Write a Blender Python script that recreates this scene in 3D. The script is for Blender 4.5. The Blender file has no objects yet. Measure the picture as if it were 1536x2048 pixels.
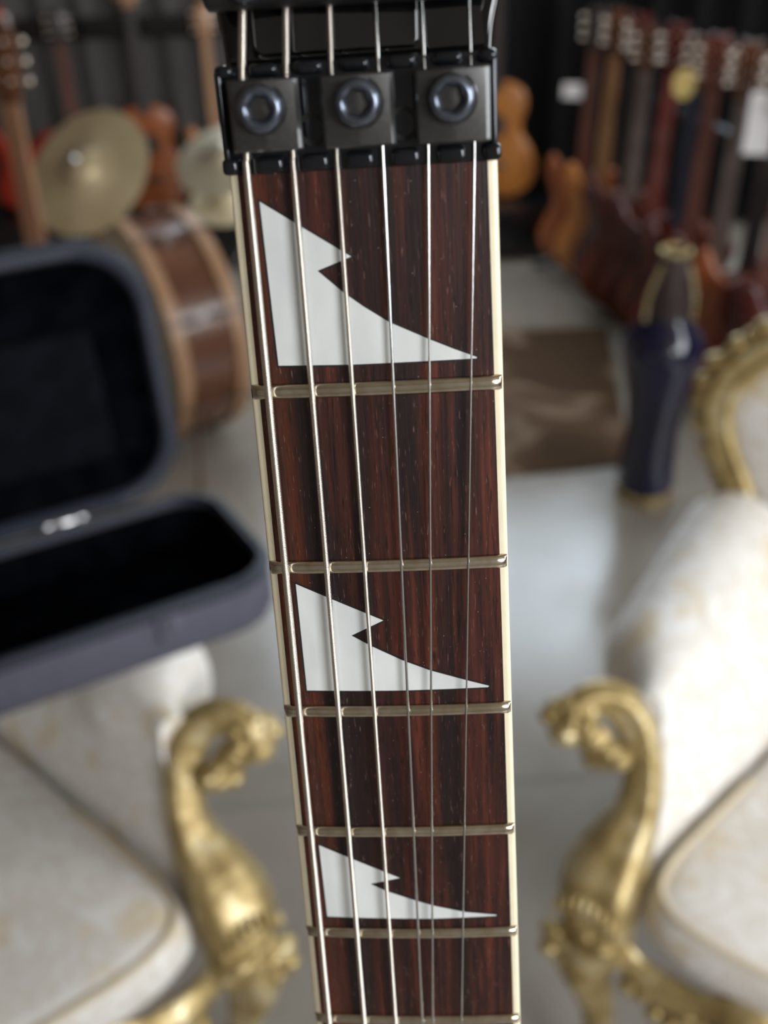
import bpy, bmesh, math, random
from mathutils import Vector, Matrix, Euler, noise
from mathutils.geometry import tessellate_polygon
from math import sin, cos, pi, sqrt, radians
random.seed(7)
SC = bpy.context.scene
COL = SC.collection
CAM_H = 1.65
# ------------------------------------------------------------------ camera
RX = Vector((0.9994088, -0.01921835, -0.02850805))      # image right
DN = Vector((-0.03438101, -0.55865096, -0.82868996))    # image down
FW = Vector((0.0, 0.82918018, -0.55898143))             # view direction
cd = bpy.data.cameras.new('camera')
cam = bpy.data.objects.new('camera', cd)
COL.objects.link(cam)
m = Matrix((RX, -DN, -FW)).transposed().to_4x4()
m.translation = (0, 0, CAM_H)
cam.matrix_world = m
cd.sensor_fit = 'VERTICAL'
cd.sensor_height = 36.0
cd.sensor_width = 27.0
cd.lens = 2000 / 2048 * 36.0
cd.clip_start = 0.01
cd.clip_end = 60
cd.dof.use_dof = True
cd.dof.focus_distance = 0.186
cd.dof.aperture_fstop = 11.0
SC.camera = cam
# ------------------------------------------------------------------ world, light, exposure
w = bpy.data.worlds.new('daylight')
SC.world = w
w.use_nodes = True
bg = w.node_tree.nodes['Background']
bg.inputs[0].default_value = (0.86, 0.93, 1.0, 1)
bg.inputs[1].default_value = 0.55


def area(name, loc, target, sx, sy, power, color):
    l = bpy.data.lights.new(name, 'AREA')
    l.shape = 'RECTANGLE'
    l.size, l.size_y = sx, sy
    l.energy = power
    l.color = color
    o = bpy.data.objects.new(name, l)
    COL.objects.link(o)
    o.location = loc
    o.rotation_euler = (Vector(target) - Vector(loc)).to_track_quat('-Z', 'Y').to_euler()
    return o


area('window_daylight_back', (2.75, 4.35, 2.3), (-0.2, 1.6, 0.0), 1.3, 1.1, 32, (0.88, 0.95, 1.0))
area('window_daylight_right', (2.85, 0.35, 2.0), (-0.2, 1.2, 0.7), 2.2, 1.5, 66, (0.92, 0.97, 1.0))
area('window_daylight_front', (1.7, -2.2, 2.1), (0.0, 1.8, 0.5), 1.6, 1.2, 90, (0.96, 0.98, 1.0))
vs = SC.view_settings
vs.view_transform = 'Standard'
vs.look = 'None'
vs.gamma = 1
vs.use_curve_mapping = False
vs.exposure = 0.48
SC.cycles.use_denoising = True


# ------------------------------------------------------------------ helpers
def Zp(px, py, h):
    """point of the photo's pixel on the horizontal plane z = h"""
    v = RX * ((px - 768) / 2000) + DN * ((py - 1024) / 2000) + FW
    return Vector((0, 0, CAM_H)) + v * ((h - CAM_H) / v.z)


def Yp(px, py, y):
    v = RX * ((px - 768) / 2000) + DN * ((py - 1024) / 2000) + FW
    return Vector((0, 0, CAM_H)) + v * (y / v.y)


def s2l(c):
    return tuple((x / 12.92 if x <= 0.04045 else ((x + 0.055) / 1.055) ** 2.4) for x in c)


def rgb(r, g, b):
    return s2l((r / 255, g / 255, b / 255)) + (1,)


class Nt:
    def __init__(s, name):
        s.m = bpy.data.materials.new(name)
        s.m.use_nodes = True
        s.t = s.m.node_tree
        s.b = s.t.nodes['Principled BSDF']

    def n(s, typ, **kw):
        nd = s.t.nodes.new(typ)
        for k, v in kw.items():
            if hasattr(nd, k) and not k.startswith('i_'):
                setattr(nd, k, v)
            else:
                nd.inputs[k.replace('i_', '').replace('_', ' ')].default_value = v
        return nd

    def l(s, a, b):
        s.t.links.new(a, b)

    def coord(s, scale=(1, 1, 1), kind='Object'):
        tc = s.n('ShaderNodeTexCoord')
        mp = s.n('ShaderNodeMapping')
        mp.inputs['Scale'].default_value = scale
        s.l(tc.outputs[kind], mp.inputs['Vector'])
        return mp.outputs[0]

    def noise(s, vec, scale, detail=4, rough=0.55, dist=0.0):
        nd = s.n('ShaderNodeTexNoise')
        nd.inputs['Scale'].default_value = scale
        nd.inputs['Detail'].default_value = detail
        nd.inputs['Roughness'].default_value = rough
        nd.inputs['Distortion'].default_value = dist
        s.l(vec, nd.inputs['Vector'])
        return nd.outputs['Fac']

    def ramp(s, fac, stops):
        r = s.n('ShaderNodeValToRGB')
        e = r.color_ramp.elements
        e[0].position, e[0].color = stops[0]
        e[1].position, e[1].color = stops[-1]
        for p, c in stops[1:-1]:
            x = e.new(p)
            x.color = c
        s.l(fac, r.inputs[0])
        return r.outputs[0]

    def mix(s, fac, a, b, blend='MIX'):
        mx = s.n('ShaderNodeMix', data_type='RGBA', blend_type=blend)
        for sock, v in ((mx.inputs[0], fac), (mx.inputs[6], a), (mx.inputs[7], b)):
            if isinstance(v, (int, float, tuple)):
                sock.default_value = v
            else:
                s.l(v, sock)
        return mx.outputs[2]

    def bump(s, h, strength, dist):
        b = s.n('ShaderNodeBump')
        b.inputs['Strength'].default_value = strength
        b.inputs['Distance'].default_value = dist
        s.l(h, b.inputs['Height'])
        s.l(b.outputs[0], s.b.inputs['Normal'])

    def set(s, **kw):
        for k, v in kw.items():
            i = s.b.inputs[k.replace('_', ' ')]
            if isinstance(v, (int, float, tuple)):
                i.default_value = v
            else:
                s.l(v, i)
        return s


def plain(name, col, rough=0.5, metal=0.0, var=0.12, scale=12, coat=0.0, bump=0.0, spec=0.5):
    k = Nt(name)
    v = k.coord()
    f = k.noise(v, scale)
    dark = tuple(c * (1 - var) for c in col[:3]) + (1,)
    lite = tuple(min(1, c * (1 + var)) for c in col[:3]) + (1,)
    k.set(Base_Color=k.ramp(f, [(0.3, dark), (0.7, lite)]), Roughness=rough, Metallic=metal, Coat_Weight=coat,
          Specular_IOR_Level=spec)
    if bump:
        k.bump(k.noise(v, scale * 8), bump, 0.002)
    return k.m


M = {}


# -- neck materials
def rosewood():
    k = Nt('rosewood')
    v = k.coord((1, 0.035, 1))
    a = k.noise(v, 330, 5, 0.6, 0.4)
    vb = k.coord((1, 0.02, 1))
    b = k.noise(vb, 900, 4, 0.7)
    c = k.noise(k.coord((1, 0.05, 1)), 110, 3, 0.5, 0.8)
    base = k.ramp(a, [(0.32, rgb(20, 9, 8)), (0.45, rgb(40, 17, 14)), (0.56, rgb(62, 27, 20)), (0.66, rgb(88, 42, 27))])
    base = k.mix(k.ramp(c, [(0.40, (1, 1, 1, 1)), (0.52, (0, 0, 0, 1))]), base, rgb(27, 14, 13))
    # warm brown streak along the bass side
    tc = k.n('ShaderNodeTexCoord')
    sx = k.n('ShaderNodeSeparateXYZ')
    k.l(tc.outputs['Object'], sx.inputs[0])
    mr = k.n('ShaderNodeMapRange', interpolation_type='SMOOTHSTEP')
    k.l(sx.outputs['X'], mr.inputs['Value'])
    mr.inputs['From Min'].default_value = -0.0115
    mr.inputs['From Max'].default_value = -0.0165
    mu = k.n('ShaderNodeMath', operation='MULTIPLY')
    k.l(mr.outputs[0], mu.inputs[0])
    k.l(k.noise(vb, 420, 4, 0.7), mu.inputs[1])
    base = k.mix(k.ramp(mu.outputs[0], [(0.3, (0, 0, 0, 1)), (0.75, (0.75, 0.75, 0.75, 1))]), base, rgb(96, 44, 20))
    pores = k.ramp(k.noise(k.coord((1, 0.05, 1)), 3200, 2, 0.6), [(0.34, (0, 0, 0, 1)), (0.42, (1, 1, 1, 1))])
    base = k.mix(0.75, base, pores, 'MULTIPLY')
    # light streaky pores full of dust
    p2 = k.ramp(k.noise(k.coord((1, 0.07, 1)), 4600, 2, 0.5), [(0.66, (0, 0, 0, 1)), (0.74, (0.45, 0.45, 0.45, 1))])
    base = k.mix(p2, base, rgb(150, 112, 98))
    dust = k.n('ShaderNodeTexVoronoi')
    dust.inputs['Scale'].default_value = 520
    k.l(k.coord(), dust.inputs['Vector'])
    base = k.mix(k.ramp(dust.outputs['Distance'], [(0.02, (0.5, 0.5, 0.5, 1)), (0.06, (0, 0, 0, 1))]), base, rgb(190, 180, 175))
    k.set(Base_Color=base, Roughness=0.42, Specular_IOR_Level=0.38)
    k.bump(k.noise(vb, 1500, 3, 0.7), 0.25, 0.0002)
    return k.m


M['rosewood'] = rosewood()
M['binding'] = plain('cream_binding', rgb(226, 216, 188), 0.35, var=0.05, scale=160)
k = Nt('pearloid_inlay')
k.set(Base_Color=k.ramp(k.noise(k.coord((1, 0.4, 1)), 90, 3), [(0.3, rgb(194, 198, 198)), (0.7, rgb(216, 219, 217))]),
      Roughness=0.28, Subsurface_Weight=0.0, Coat_Weight=0.3)
M['inlay'] = k.m
M['inlay_gap'] = plain('black_filler', rgb(10, 7, 6), 0.5)
k = Nt('nickel_fret')
k.set(Base_Color=k.ramp(k.noise(k.coord((1, 1, 1)), 300, 3), [(0.35, rgb(186, 174, 152)), (0.7, rgb(212, 204, 188))]),
      Metallic=1.0, Roughness=0.17)
M['fret'] = k.m
M['steel'] = plain('string_steel', rgb(205, 205, 205), 0.24, 1.0, 0.05, 400)
M['wound'] = plain('string_nickel_wrap', rgb(222, 216, 208), 0.30, 1.0, 0.05, 400)
k = Nt('black_nut_metal')
nz = k.noise(k.coord(), 1100, 4, 0.6)
k.set(Base_Color=k.ramp(nz, [(0.35, rgb(34, 33, 33)), (0.7, rgb(48, 47, 46))]), Metallic=0.3, Roughness=0.38, Specular_IOR_Level=0.6, Coat_Weight=0.7, Coat_Roughness=0.12)
k.bump(nz, 0.05, 0.0001)
M['nut'] = k.m
M['nut_gloss'] = plain('black_nut_gloss', rgb(34, 36, 40), 0.10, 0.6, 0.1, 500, spec=0.6)
M['screw'] = plain('black_cap_screw', rgb(96, 102, 114), 0.24, 0.85, 0.2, 700)
M['screw_in'] = plain('screw_socket_black', rgb(12, 12, 12), 0.5, 0.2, 0.2, 700)
k = Nt('black_gloss_lacquer')
sc = k.ramp(k.noise(k.coord((1, 0.3, 1)), 260, 6, 0.75), [(0.60, (0.06, 0.06, 0.06, 1)), (0.8, (0.35, 0.35, 0.35, 1))])
k.set(Base_Color=rgb(12, 12, 13), Roughness=sc, Coat_Weight=0.3, Specular_IOR_Level=0.5)
M['lacquer'] = k.m
M['bar'] = plain('black_bar_satin', rgb(34, 33, 33), 0.42, 0.4, 0.15, 500)
M['chrome'] = plain('chrome', rgb(215, 215, 218), 0.12, 1.0, 0.03, 30)


# ------------------------------------------------------------------ mesh builder
class MB:
    def __init__(s):
        s.bm = bmesh.new()

    def grid(s, rows, closed_u=True, caps=True):
        """rows: list of rings (lists of Vector)"""
        R = [[s.bm.verts.new(p) for p in r] for r in rows]
        n = len(R[0])
        for i in range(len(R) - 1):
            for j in range(n if closed_u else n - 1):
                a, b = R[i][j], R[i][(j + 1) % n]
                c, d = R[i + 1][(j + 1) % n], R[i + 1][j]
                try:
                    s.bm.faces.new((a, b, c, d))
                except ValueError:
                    pass
        if caps and closed_u:
            for r in (R[0][::-1], R[-1]):
                try:
                    s.bm.faces.new(r)
                except ValueError:
                    pass
        return s

    def box(s, c, size, bevel=0.0, seg=2, rot=None):
        t = bmesh.new()
        bmesh.ops.create_cube(t, size=1)
        bmesh.ops.scale(t, vec=size, verts=t.verts)
        if bevel:
            bmesh.ops.bevel(t, geom=t.edges[:], offset=bevel, segments=seg, affect='EDGES', profile=0.5)
        mt = Matrix.Translation(c)
        if rot:
            mt = mt @ (rot if isinstance(rot, Matrix) else Euler(rot).to_matrix().to_4x4())
        bmesh.ops.transform(t, matrix=mt, verts=t.verts)
        return s.add(t)

    def add(s, t, mat=None):
        if mat:
            bmesh.ops.transform(t, matrix=mat, verts=t.verts)
        me = bpy.data.meshes.new('tmp')
        t.to_mesh(me)
        t.free()
        s.bm.from_mesh(me)
        bpy.data.meshes.remove(me)
        return s

    def lathe(s, prof, n=32, mat=None, star=None, hollow=False):
        """prof: list of (r,z); revolve about z"""
        t = MB()
        rows = []
        for r, z in prof:
            rows.append([Vector(((r * (1 + (star(a) if star else 0))) * cos(a), r * (1 + (star(a) if star else 0)) * sin(a), z))
                         for a in [2 * pi * j / n for j in range(n)]])
        if hollow:
            rows.append(rows[0])
        t.grid(rows, True, not hollow)
        bmesh.ops.remove_doubles(t.bm, verts=t.bm.verts, dist=1e-7)
        return s.add(t.bm, mat)

    def blob(s, c, r, n=12, rot=None):
        t = bmesh.new()
        bmesh.ops.create_uvsphere(t, u_segments=n, v_segments=max(6, n * 2 // 3), radius=1)
        bmesh.ops.scale(t, vec=r if hasattr(r, '__len__') else (r, r, r), verts=t.verts)
        mt = Matrix.Translation(c)
        if rot:
            mt = mt @ Euler(rot).to_matrix().to_4x4()
        return s.add(t, mt)

    def tube(s, pts, rad, n=12, flat=1.0, ridge=0.0, nr=5, up=None, caps=True):
        """tube through pts, rad per point or number; flat squashes the second axis"""
        pts = [Vector(p) for p in pts]
        if not hasattr(rad, '__len__'):
            rad = [rad] * len(pts)
        rows = []
        prev = None
        for i, p in enumerate(pts):
            t = (pts[min(i + 1, len(pts) - 1)] - pts[max(i - 1, 0)]).normalized()
            if prev is None:
                u = Vector(up) if up else (Vector((0, 0, 1)) if abs(t.z) < 0.9 else Vector((1, 0, 0)))
            else:
                u = prev
            a = (u - t * u.dot(t)).normalized()
            prev = a
            b = t.cross(a)
            ring = []
            for j in range(n):
                an = 2 * pi * j / n
                r = rad[i] * (1 + ridge * cos(nr * an))
                ring.append(p + a * (cos(an) * r) + b * (sin(an) * r * flat))
            rows.append(ring)
        return s.grid(rows, True, caps)

    def prism(s, outline, h0, h1, bevel=0.0, seg=2, mat=None):
        t = bmesh.new()
        vs_ = [t.verts.new((x, y, h0)) for x, y in outline]
        f = t.faces.new(vs_)
        r = bmesh.ops.extrude_face_region(t, geom=[f])
        bmesh.ops.translate(t, vec=(0, 0, h1 - h0), verts=[g for g in r['geom'] if isinstance(g, bmesh.types.BMVert)])
        bmesh.ops.recalc_face_normals(t, faces=t.faces)
        if bevel:
            es = [e for e in t.edges if abs(e.verts[0].co.z - e.verts[1].co.z) < 1e-9]
            bmesh.ops.bevel(t, geom=es, offset=bevel, segments=seg, affect='EDGES', profile=0.5)
        return s.add(t, mat)

    def build(s, name, mat, parent=None, smooth=35, xf=None, sub=0):
        if xf:
            bmesh.ops.transform(s.bm, matrix=xf, verts=s.bm.verts)
        bmesh.ops.recalc_face_normals(s.bm, faces=s.bm.faces)
        me = bpy.data.meshes.new(name)
        s.bm.to_mesh(me)
        s.bm.free()
        me.materials.append(M[mat] if isinstance(mat, str) else mat)
        if smooth:
            me.shade_smooth()
            me.set_sharp_from_angle(angle=radians(smooth))
        o = bpy.data.objects.new(name, me)
        COL.objects.link(o)
        if parent:
            o.parent = parent
        if sub:
            md = o.modifiers.new('smooth', 'SUBSURF')
            md.levels = md.render_levels = sub
        return o


def tag(o, label=None, cat=None, group=None, kind=None):
    for a, b in (('label', label), ('category', cat), ('group', group), ('kind', kind)):
        if b:
            o[a] = b
    return o


def empty(name, loc=(0, 0, 0), rz=0, label=None, cat=None, group=None, mat=None):
    o = bpy.data.objects.new(name, None)
    o.empty_display_size = 0.05
    COL.objects.link(o)
    if mat is not None:
        o.matrix_world = mat
    else:
        o.location = loc
        o.rotation_euler = (0, 0, rz)
    return tag(o, label, cat, group)


def spline(pts, n=6):
    """Catmull-Rom through tuples of any length"""
    out = []
    P = [pts[0]] + list(pts) + [pts[-1]]
    for i in range(1, len(P) - 2):
        for k_ in range(n):
            t = k_ / n
            out.append(tuple(0.5 * ((2 * b) + (-a + c) * t + (2 * a - 5 * b + 4 * c - d) * t * t + (-a + 3 * b - 3 * c + d) * t ** 3)
                             for a, b, c, d in zip(P[i - 1], P[i], P[i + 1], P[i + 2])))
    out.append(tuple(pts[-1]))
    return out


# ------------------------------------------------------------------ the room
k = Nt('polished_concrete')
v = k.coord()
n1 = k.noise(v, 0.9, 5, 0.5, 0.6)
n2 = k.noise(v, 5, 5, 0.6)
base = k.ramp(n1, [(0.36, rgb(128, 119, 108)), (0.62, rgb(158, 152, 144))])
base = k.mix(0.25, base, k.ramp(n2, [(0.3, rgb(124, 116, 106)), (0.7, rgb(164, 158, 150))]))
k.set(Base_Color=base, Roughness=k.ramp(n2, [(0.3, (0.16,) * 3 + (1,)), (0.7, (0.26,) * 3 + (1,))]), Specular_IOR_Level=0.6)
M['floor'] = k.m
M['joint'] = plain('floor_joint', rgb(120, 114, 108), 0.6)
M['wall_dark'] = plain('charcoal_wall', rgb(62, 61, 62), 0.7, var=0.1, scale=3)
M['wall_side'] = plain('warm_side_wall', rgb(110, 92, 76), 0.7, var=0.1, scale=2)
M['ceiling'] = plain('ceiling_paint', rgb(150, 138, 124), 0.8, var=0.05, scale=2)
k = Nt('black_velvet_curtain')
k.set(Base_Color=rgb(15, 15, 17), Roughness=0.9, Specular_IOR_Level=0.2)
M['curtain'] = k.m

YB = 5.05


def structure(name, mb, mat, smooth=0):
    return tag(mb.build(name, mat, smooth=smooth), kind='structure')


mb = MB().box((0, 1.6, -0.05), (6.4, 8.0, 0.1))
structure('floor', mb, 'floor')
a, b = Zp(440, 1616, 0), Zp(1230, 1546, 0)
d = (b - a).normalized()
mid = (a + b) / 2
mb = MB().box((mid.x, mid.y, 0.0006), (6.0, 0.006, 0.0012), rot=(0, 0, math.atan2(d.y, d.x)))
structure('trim_1', mb, 'joint')
structure('wall_back', MB().box((0, YB + 0.1, 1.5), (6.4, 0.2, 3.2)), 'wall_dark')
M['wall_pale'] = plain('pale_wall', rgb(170, 162, 152), .8, var=.05, scale=2)
structure('wall_front', MB().box((0, -2.5, 1.5), (6.4, 0.2, 3.2)), 'wall_pale')
structure('wall_left', MB().box((-3.1, 1.6, 1.5), (0.2, 8.0, 3.2)), 'wall_side')
structure('wall_right', MB().box((3.1, 1.6, 1.5), (0.2, 8.0, 3.2)), 'wall_side')
structure('ceiling', MB().box((0, 1.6, 3.1), (6.4, 8.0, 0.1)), 'ceiling')
structure('baseboard_back', MB().box((0, YB - 0.01, 0.05), (6.2, 0.02, 0.1), 0.004), 'curtain', 30)


def curtain(x0, x1, y, z0, z1, name, mat, label, wav=0.05, lam=0.16, seed=0):
    mb = MB()
    n = int((x1 - x0) / 0.02)
    rows = []
    for z in (z0, (z0 + z1) / 2, z1):
        fr, bk = [], []
        for i in range(n + 1):
            x = x0 + (x1 - x0) * i / n
            yy = y + wav * sin(2 * pi * x / lam + 0.9 * sin(3.1 * x + seed) + 0.15 * z)
            fr.append(Vector((x, yy, z)))
            bk.append(Vector((x, yy + 0.008, z)))
        rows.append(fr + bk[::-1])
    mb.grid(rows, True, True)
    return tag(mb.build(name, mat, smooth=60), label, 'curtain')


M['curtain_grey'] = plain('grey_drape', rgb(88, 86, 84), 0.85, var=0.08, scale=4)
curtain(-3.0, 0.28, YB - 0.12, 0.02, 1.35, 'curtain', 'curtain_grey',
        'pleated charcoal grey curtain along the back wall, left of the guitar neck', 0.03, 0.17)
curtain(0.30, 2.9, YB - 0.14, 0.02, 1.62, 'curtain', 'curtain',
        'black velvet curtain hanging at the back wall, right of the guitar neck', 0.035, 0.22, 2)

k = Nt('daylit_window_pane')
em = k.n('ShaderNodeEmission')
em.inputs[0].default_value = (0.76, 0.89, 1.0, 1)
em.inputs[1].default_value = 6.5
k.l(em.outputs[0], k.t.nodes['Material Output'].inputs[0])
M['pane'] = k.m
M['frame'] = plain('window_frame_paint', rgb(70, 68, 66), .5)
win = tag(MB().box((.85, YB - .04, 2.42), (3.2, .08, 1.36), .01).build('window_1', 'frame', None, 30), kind='structure')
for q in range(4):
    MB().box((-.35 + .8 * q, YB - .085, 2.42), (.74, .01, 1.24)).build('window_pane', 'pane', win, 0)
# ------------------------------------------------------------------ the electric guitar in front
GM = Matrix(((0.997302, -0.02811, -0.067809, -0.001704), (-0.061669, 0.180191, -0.981697, 0.162608),
             (0.039814, 0.98323, 0.177971, 1.456767 + CAM_H - 1.5), (0, 0, 0, 1)))
G = empty('electric_guitar', mat=GM,
          label='black electric guitar with bound rosewood neck, shark-fin inlays and locking nut, in sharp focus',
          cat='guitar')
mm = 0.001
SCALE = 647.7


def HW(d_):          # half width of neck in mm
    return 21.54 + 0.01372 * max(d_, -2)


def HS(x, d_):       # height of the radiused board surface
    return (HW(d_) ** 2 - x * x) / 800.0


def P(x, d_, h):
    return Vector((x * mm, -d_ * mm, h * mm))


def fretd(n):
    return SCALE * (1 - 2 ** (-n / 12))


BW = 1.55            # binding width
DEND = fretd(24) + 8
# fretboard
mb = MB()
rows = []
for i in range(49):
    d_ = 0 + DEND * i / 48
    w_ = HW(d_) - BW
    top = [P(-w_ + 2 * w_ * j / 16, d_, HS(-w_ + 2 * w_ * j / 16, d_)) for j in range(17)]
    rows.append(top + [P(w_, d_, -5), P(-w_, d_, -5)])
mb.grid(rows)
fb = mb.build('fretboard', 'rosewood', G, 25)
for sgn in (-1, 1):
    mb = MB()
    rows = []
    for i in range(49):
        d_ = DEND * i / 48
        w_, wi = HW(d_), HW(d_) - BW
        pr = [(wi, -5), (wi, HS(wi, d_)), (w_ - 0.75, HS(w_ - 0.75, d_)), (w_ - 0.35, -0.10), (w_ - 0.1, -0.4), (w_, -0.9), (w_, -5)]
        rows.append([P(sgn * x, d_, h) for x, h in pr])
    mb.grid(rows)
    tag(mb.build('binding', 'binding', G, 50), 'cream plastic edge binding')
# back of the neck, black
mb = MB()
rows = []
for i in range(25):
    d_ = -4 + (DEND + 4) * i / 24
    w_ = HW(d_)
    dep = 17 + 3 * min(1, max(0, d_) / 400)
    rows.append([P(-w_ * cos(pi * j / 14), d_, -4.95 - dep * sin(pi * j / 14) ** 0.8) for j in range(15)])
mb.grid(rows)
mb.build('neck', 'lacquer', G, 40)
# frets
for n in range(1, 25):
    d0 = fretd(n)
    w_ = HW(d0) - 0.25
    mb = MB()
    rows = []
    N = 22
    for j in range(-1, N + 2):
        jj = min(max(j, 0), N)
        x = -w_ + 2 * w_ * jj / N
        x = max(-w_, min(w_, x))
        hs = HS(x, d0)
        end = (j == -1 or j == N + 1)
        sc_ = 0.35 if end else 1.0
        off = 0.0
        if j in (0, N):
            x = math.copysign(w_ - 0.55, x)
        ring = []
        for q in range(13):
            an = pi * q / 12
            ring.append(P(x, d0 - 1.38 * cos(an) * (0.9 if end else 1), hs + 1.12 * sin(an) ** 0.85 * sc_))
        ring += [P(x, d0 + 1.3, hs - 0.6), P(x, d0 - 1.3, hs - 0.6)]
        rows.append(ring)
    mb.grid(rows)
    mb.build('fret', 'fret', G, 50)
# inlays
INL = [
    [(-16.84, 4.47), (-2.6, 13.87), (-8.36, 15.9), (-4.44, 19.58), (-1.07, 22.2), (3.01, 25.0), (9.59, 28.23), (13.65, 30.11), (17.6, 31.78), (17.5, 31.98), (-3.42, 32.02), (-16.53, 31.74)],
    [(-17.61, 74.28), (-1.43, 82.43), (-7.81, 85.64), (-4.1, 88.09), (1.84, 91.48), (7.0, 93.9), (13.94, 96.42), (18.45, 97.99), (18.3, 98.27), (0.88, 98.38), (-17.64, 98.19)],
    [(-18.66, 137.69), (-1.7, 146.57), (-8.21, 148.28), (-4.93, 150.26), (1.36, 153.02), (5.23, 154.55), (11.97, 156.57), (19.09, 157.7), (18.91, 158.03), (4.72, 158.36), (-18.51, 158.02)],
]


def offset_poly(pts, o):
    n = len(pts)
    out = []
    for i in range(n):
        p0, p1, p2 = Vector(pts[i - 1]), Vector(pts[i]), Vector(pts[(i + 1) % n])
        e1, e2 = (p1 - p0).normalized(), (p2 - p1).normalized()
        n1_, n2_ = Vector((e1.y, -e1.x)), Vector((e2.y, -e2.x))
        bi = (n1_ + n2_)
        if bi.length < 1e-4:
            bi = n1_
        bi.normalize()
        k_ = min(1 / max(0.25, bi.dot(n1_)), 3.2)
        out.append(tuple(p1 + bi * o * k_))
    return out


def plate(pts, lift, thick, name, mat, parent, smooth=25):
    t = bmesh.new()
    tv = [t.verts.new((x, y, 0)) for x, y in pts]
    for tri in tessellate_polygon([[Vector((x, y, 0)) for x, y in pts]]):
        t.faces.new([tv[q] for q in tri])
    for xx in range(-20, 21, 3):
        bmesh.ops.bisect_plane(t, geom=t.verts[:] + t.edges[:] + t.faces[:], plane_co=(xx, 0, 0), plane_no=(1, 0, 0))
    r = bmesh.ops.extrude_face_region(t, geom=t.faces[:])
    low = [g for g in r['geom'] if isinstance(g, bmesh.types.BMVert)]
    ls = set(low)
    for v_ in t.verts:
        x, d_ = v_.co.x, v_.co.y
        v_.co = P(x, d_, HS(x, d_) + (lift - thick if v_ in ls else lift))
    mb_ = MB()
    mb_.add(t)
    return mb_.build(name, mat, parent, smooth)


area2 = sum(INL[0][i - 1][0] * INL[0][i][1] - INL[0][i][0] * INL[0][i - 1][1] for i in range(len(INL[0])))
sgn_o = 1 if area2 > 0 else -1
for pts in INL:
    il = plate(pts, 0.09, 0.5, 'inlay', 'inlay', G)
    tag(il, 'white shark-fin inlay')
    plate(offset_poly(pts, 0.34 * sgn_o), 0.045, 0.5, 'inlay_edge', 'inlay_gap', il)

# strings: x at nut, at fret 6, radius, wound pitch
STR = [(-18.0, -20.23, 0.70, 0.33), (-10.6, -12.03, 0.56, 0.29), (-3.65, -4.74, 0.42, 0.22),
       (3.62, 1.44, 0.28, 0), (10.75, 3.86, 0.22, 0), (17.95, 10.49, 0.17, 0)]
REAR = [-17.36, -10.5, -3.56, 3.67, 10.66, 17.69]
TOPX = [-16.75, -10.08, -3.46, 3.5, 10.48, 17.65]
for i, (xa, xb, r, pitch) in enumerate(STR):
    mb = MB()

    def sp(d_):
        if d_ < -14:
            t = (d_ + 14) / -10
            return Vector((REAR[i] + (TOPX[i] - REAR[i]) * t, d_, 1.3 - 3.6 * t))
        if d_ < -2:
            t = (d_ + 14) / 12
            return Vector((REAR[i] + (xa - REAR[i]) * t, d_, 1.3))
        t = (d_ + 2) / 190
        return Vector((xa + (xb - xa) * t, d_, 1.35 + r + 1.3 * t))

    if pitch:
        rows = []
        step = pitch / 4
        n = int((200 + 34) / step)
        for q in range(n):
            d_ = -34 + q * step
            c = sp(d_)
            rr = r * (1.0, 0.93, 0.80, 0.93)[q % 4]
            rows.append([P(c.x + rr * cos(2 * pi * j / 12), c.y + 0.12 * r * cos(2 * pi * j / 12), c.z + rr * sin(2 * pi * j / 12)) for j in range(12)])
        mb.grid(rows)
        mb.tube([P(*sp(200)), P(*sp(400)), P(*sp(647))], r * mm, 10)
    else:
        mb.tube([P(*sp(d_)) for d_ in (-34, -20, -14, -8, -2, 50, 200, 400, 647)], r * mm, 12)
    mb.build('string', 'wound' if pitch else 'steel', G, 60 if pitch else 45)

# locking nut: base with front and rear lips
mb = MB()
mb.box(P(0, -7.7, -0.6), (43.2 * mm, 15.8 * mm, 3.4 * mm), 0.4 * mm)
mb.box(P(0, -15.0, -0.3), (43.2 * mm, 1.6 * mm, 2.0 * mm), 0.5 * mm)
mb.box(P(0, -0.9, -1.2), (43.4 * mm, 2.2 * mm, 2.2 * mm), 0.4 * mm)
for s_ in (-1, 1):
    mb.box(P(s_ * 21.0, -7.8, 0.2), (1.1 * mm, 14.5 * mm, 3.8 * mm), 0.5 * mm, 4)
base = mb.build('locking_nut', 'nut_gloss', G, 30)
tag(base, 'black metal locking nut base')
edges = [-21.9] + [(STR[q][0] + STR[q + 1][0]) / 2 for q in range(5)] + [21.6]
cx = [-20.6] + [(STR[q][0] + STR[q + 1][0]) / 2 for q in range(5)] + [20.7]
cw = [2.6] + [4.4] * 5 + [2.8]
mb = MB()
for x, w_ in zip(cx, cw):
    mb.box(P(x, -1.15, 0.9), (w_ * mm, 2.5 * mm, 3.4 * mm), 0.75 * mm, 4)
mb.build('string_slot_ridge', 'nut_gloss', base, 40)
mb = MB()
for x, w_ in zip([-19.9] + [(REAR[q] + REAR[q + 1]) / 2 for q in range(5)] + [20.2], cw):
    mb.box(P(x, -14.9, 1.1), (w_ * mm, 1.9 * mm, 2.6 * mm), 0.85 * mm, 4)
mb.build('string_slot_ridge', 'nut_gloss', base, 40)
for hx in (-7.16, 7.12):
    mb = MB()
    mb.lathe([(0.0, 0.9), (1.2, 0.95), (1.9, 1.15), (2.5, 1.2), (2.5, 0.6)][::-1], 28, Matrix.Translation(P(hx, -6.0, 0) ) @ Matrix.Scale(mm, 4))
    mb.build('mounting_screw', 'screw_in', base, 30)
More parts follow.
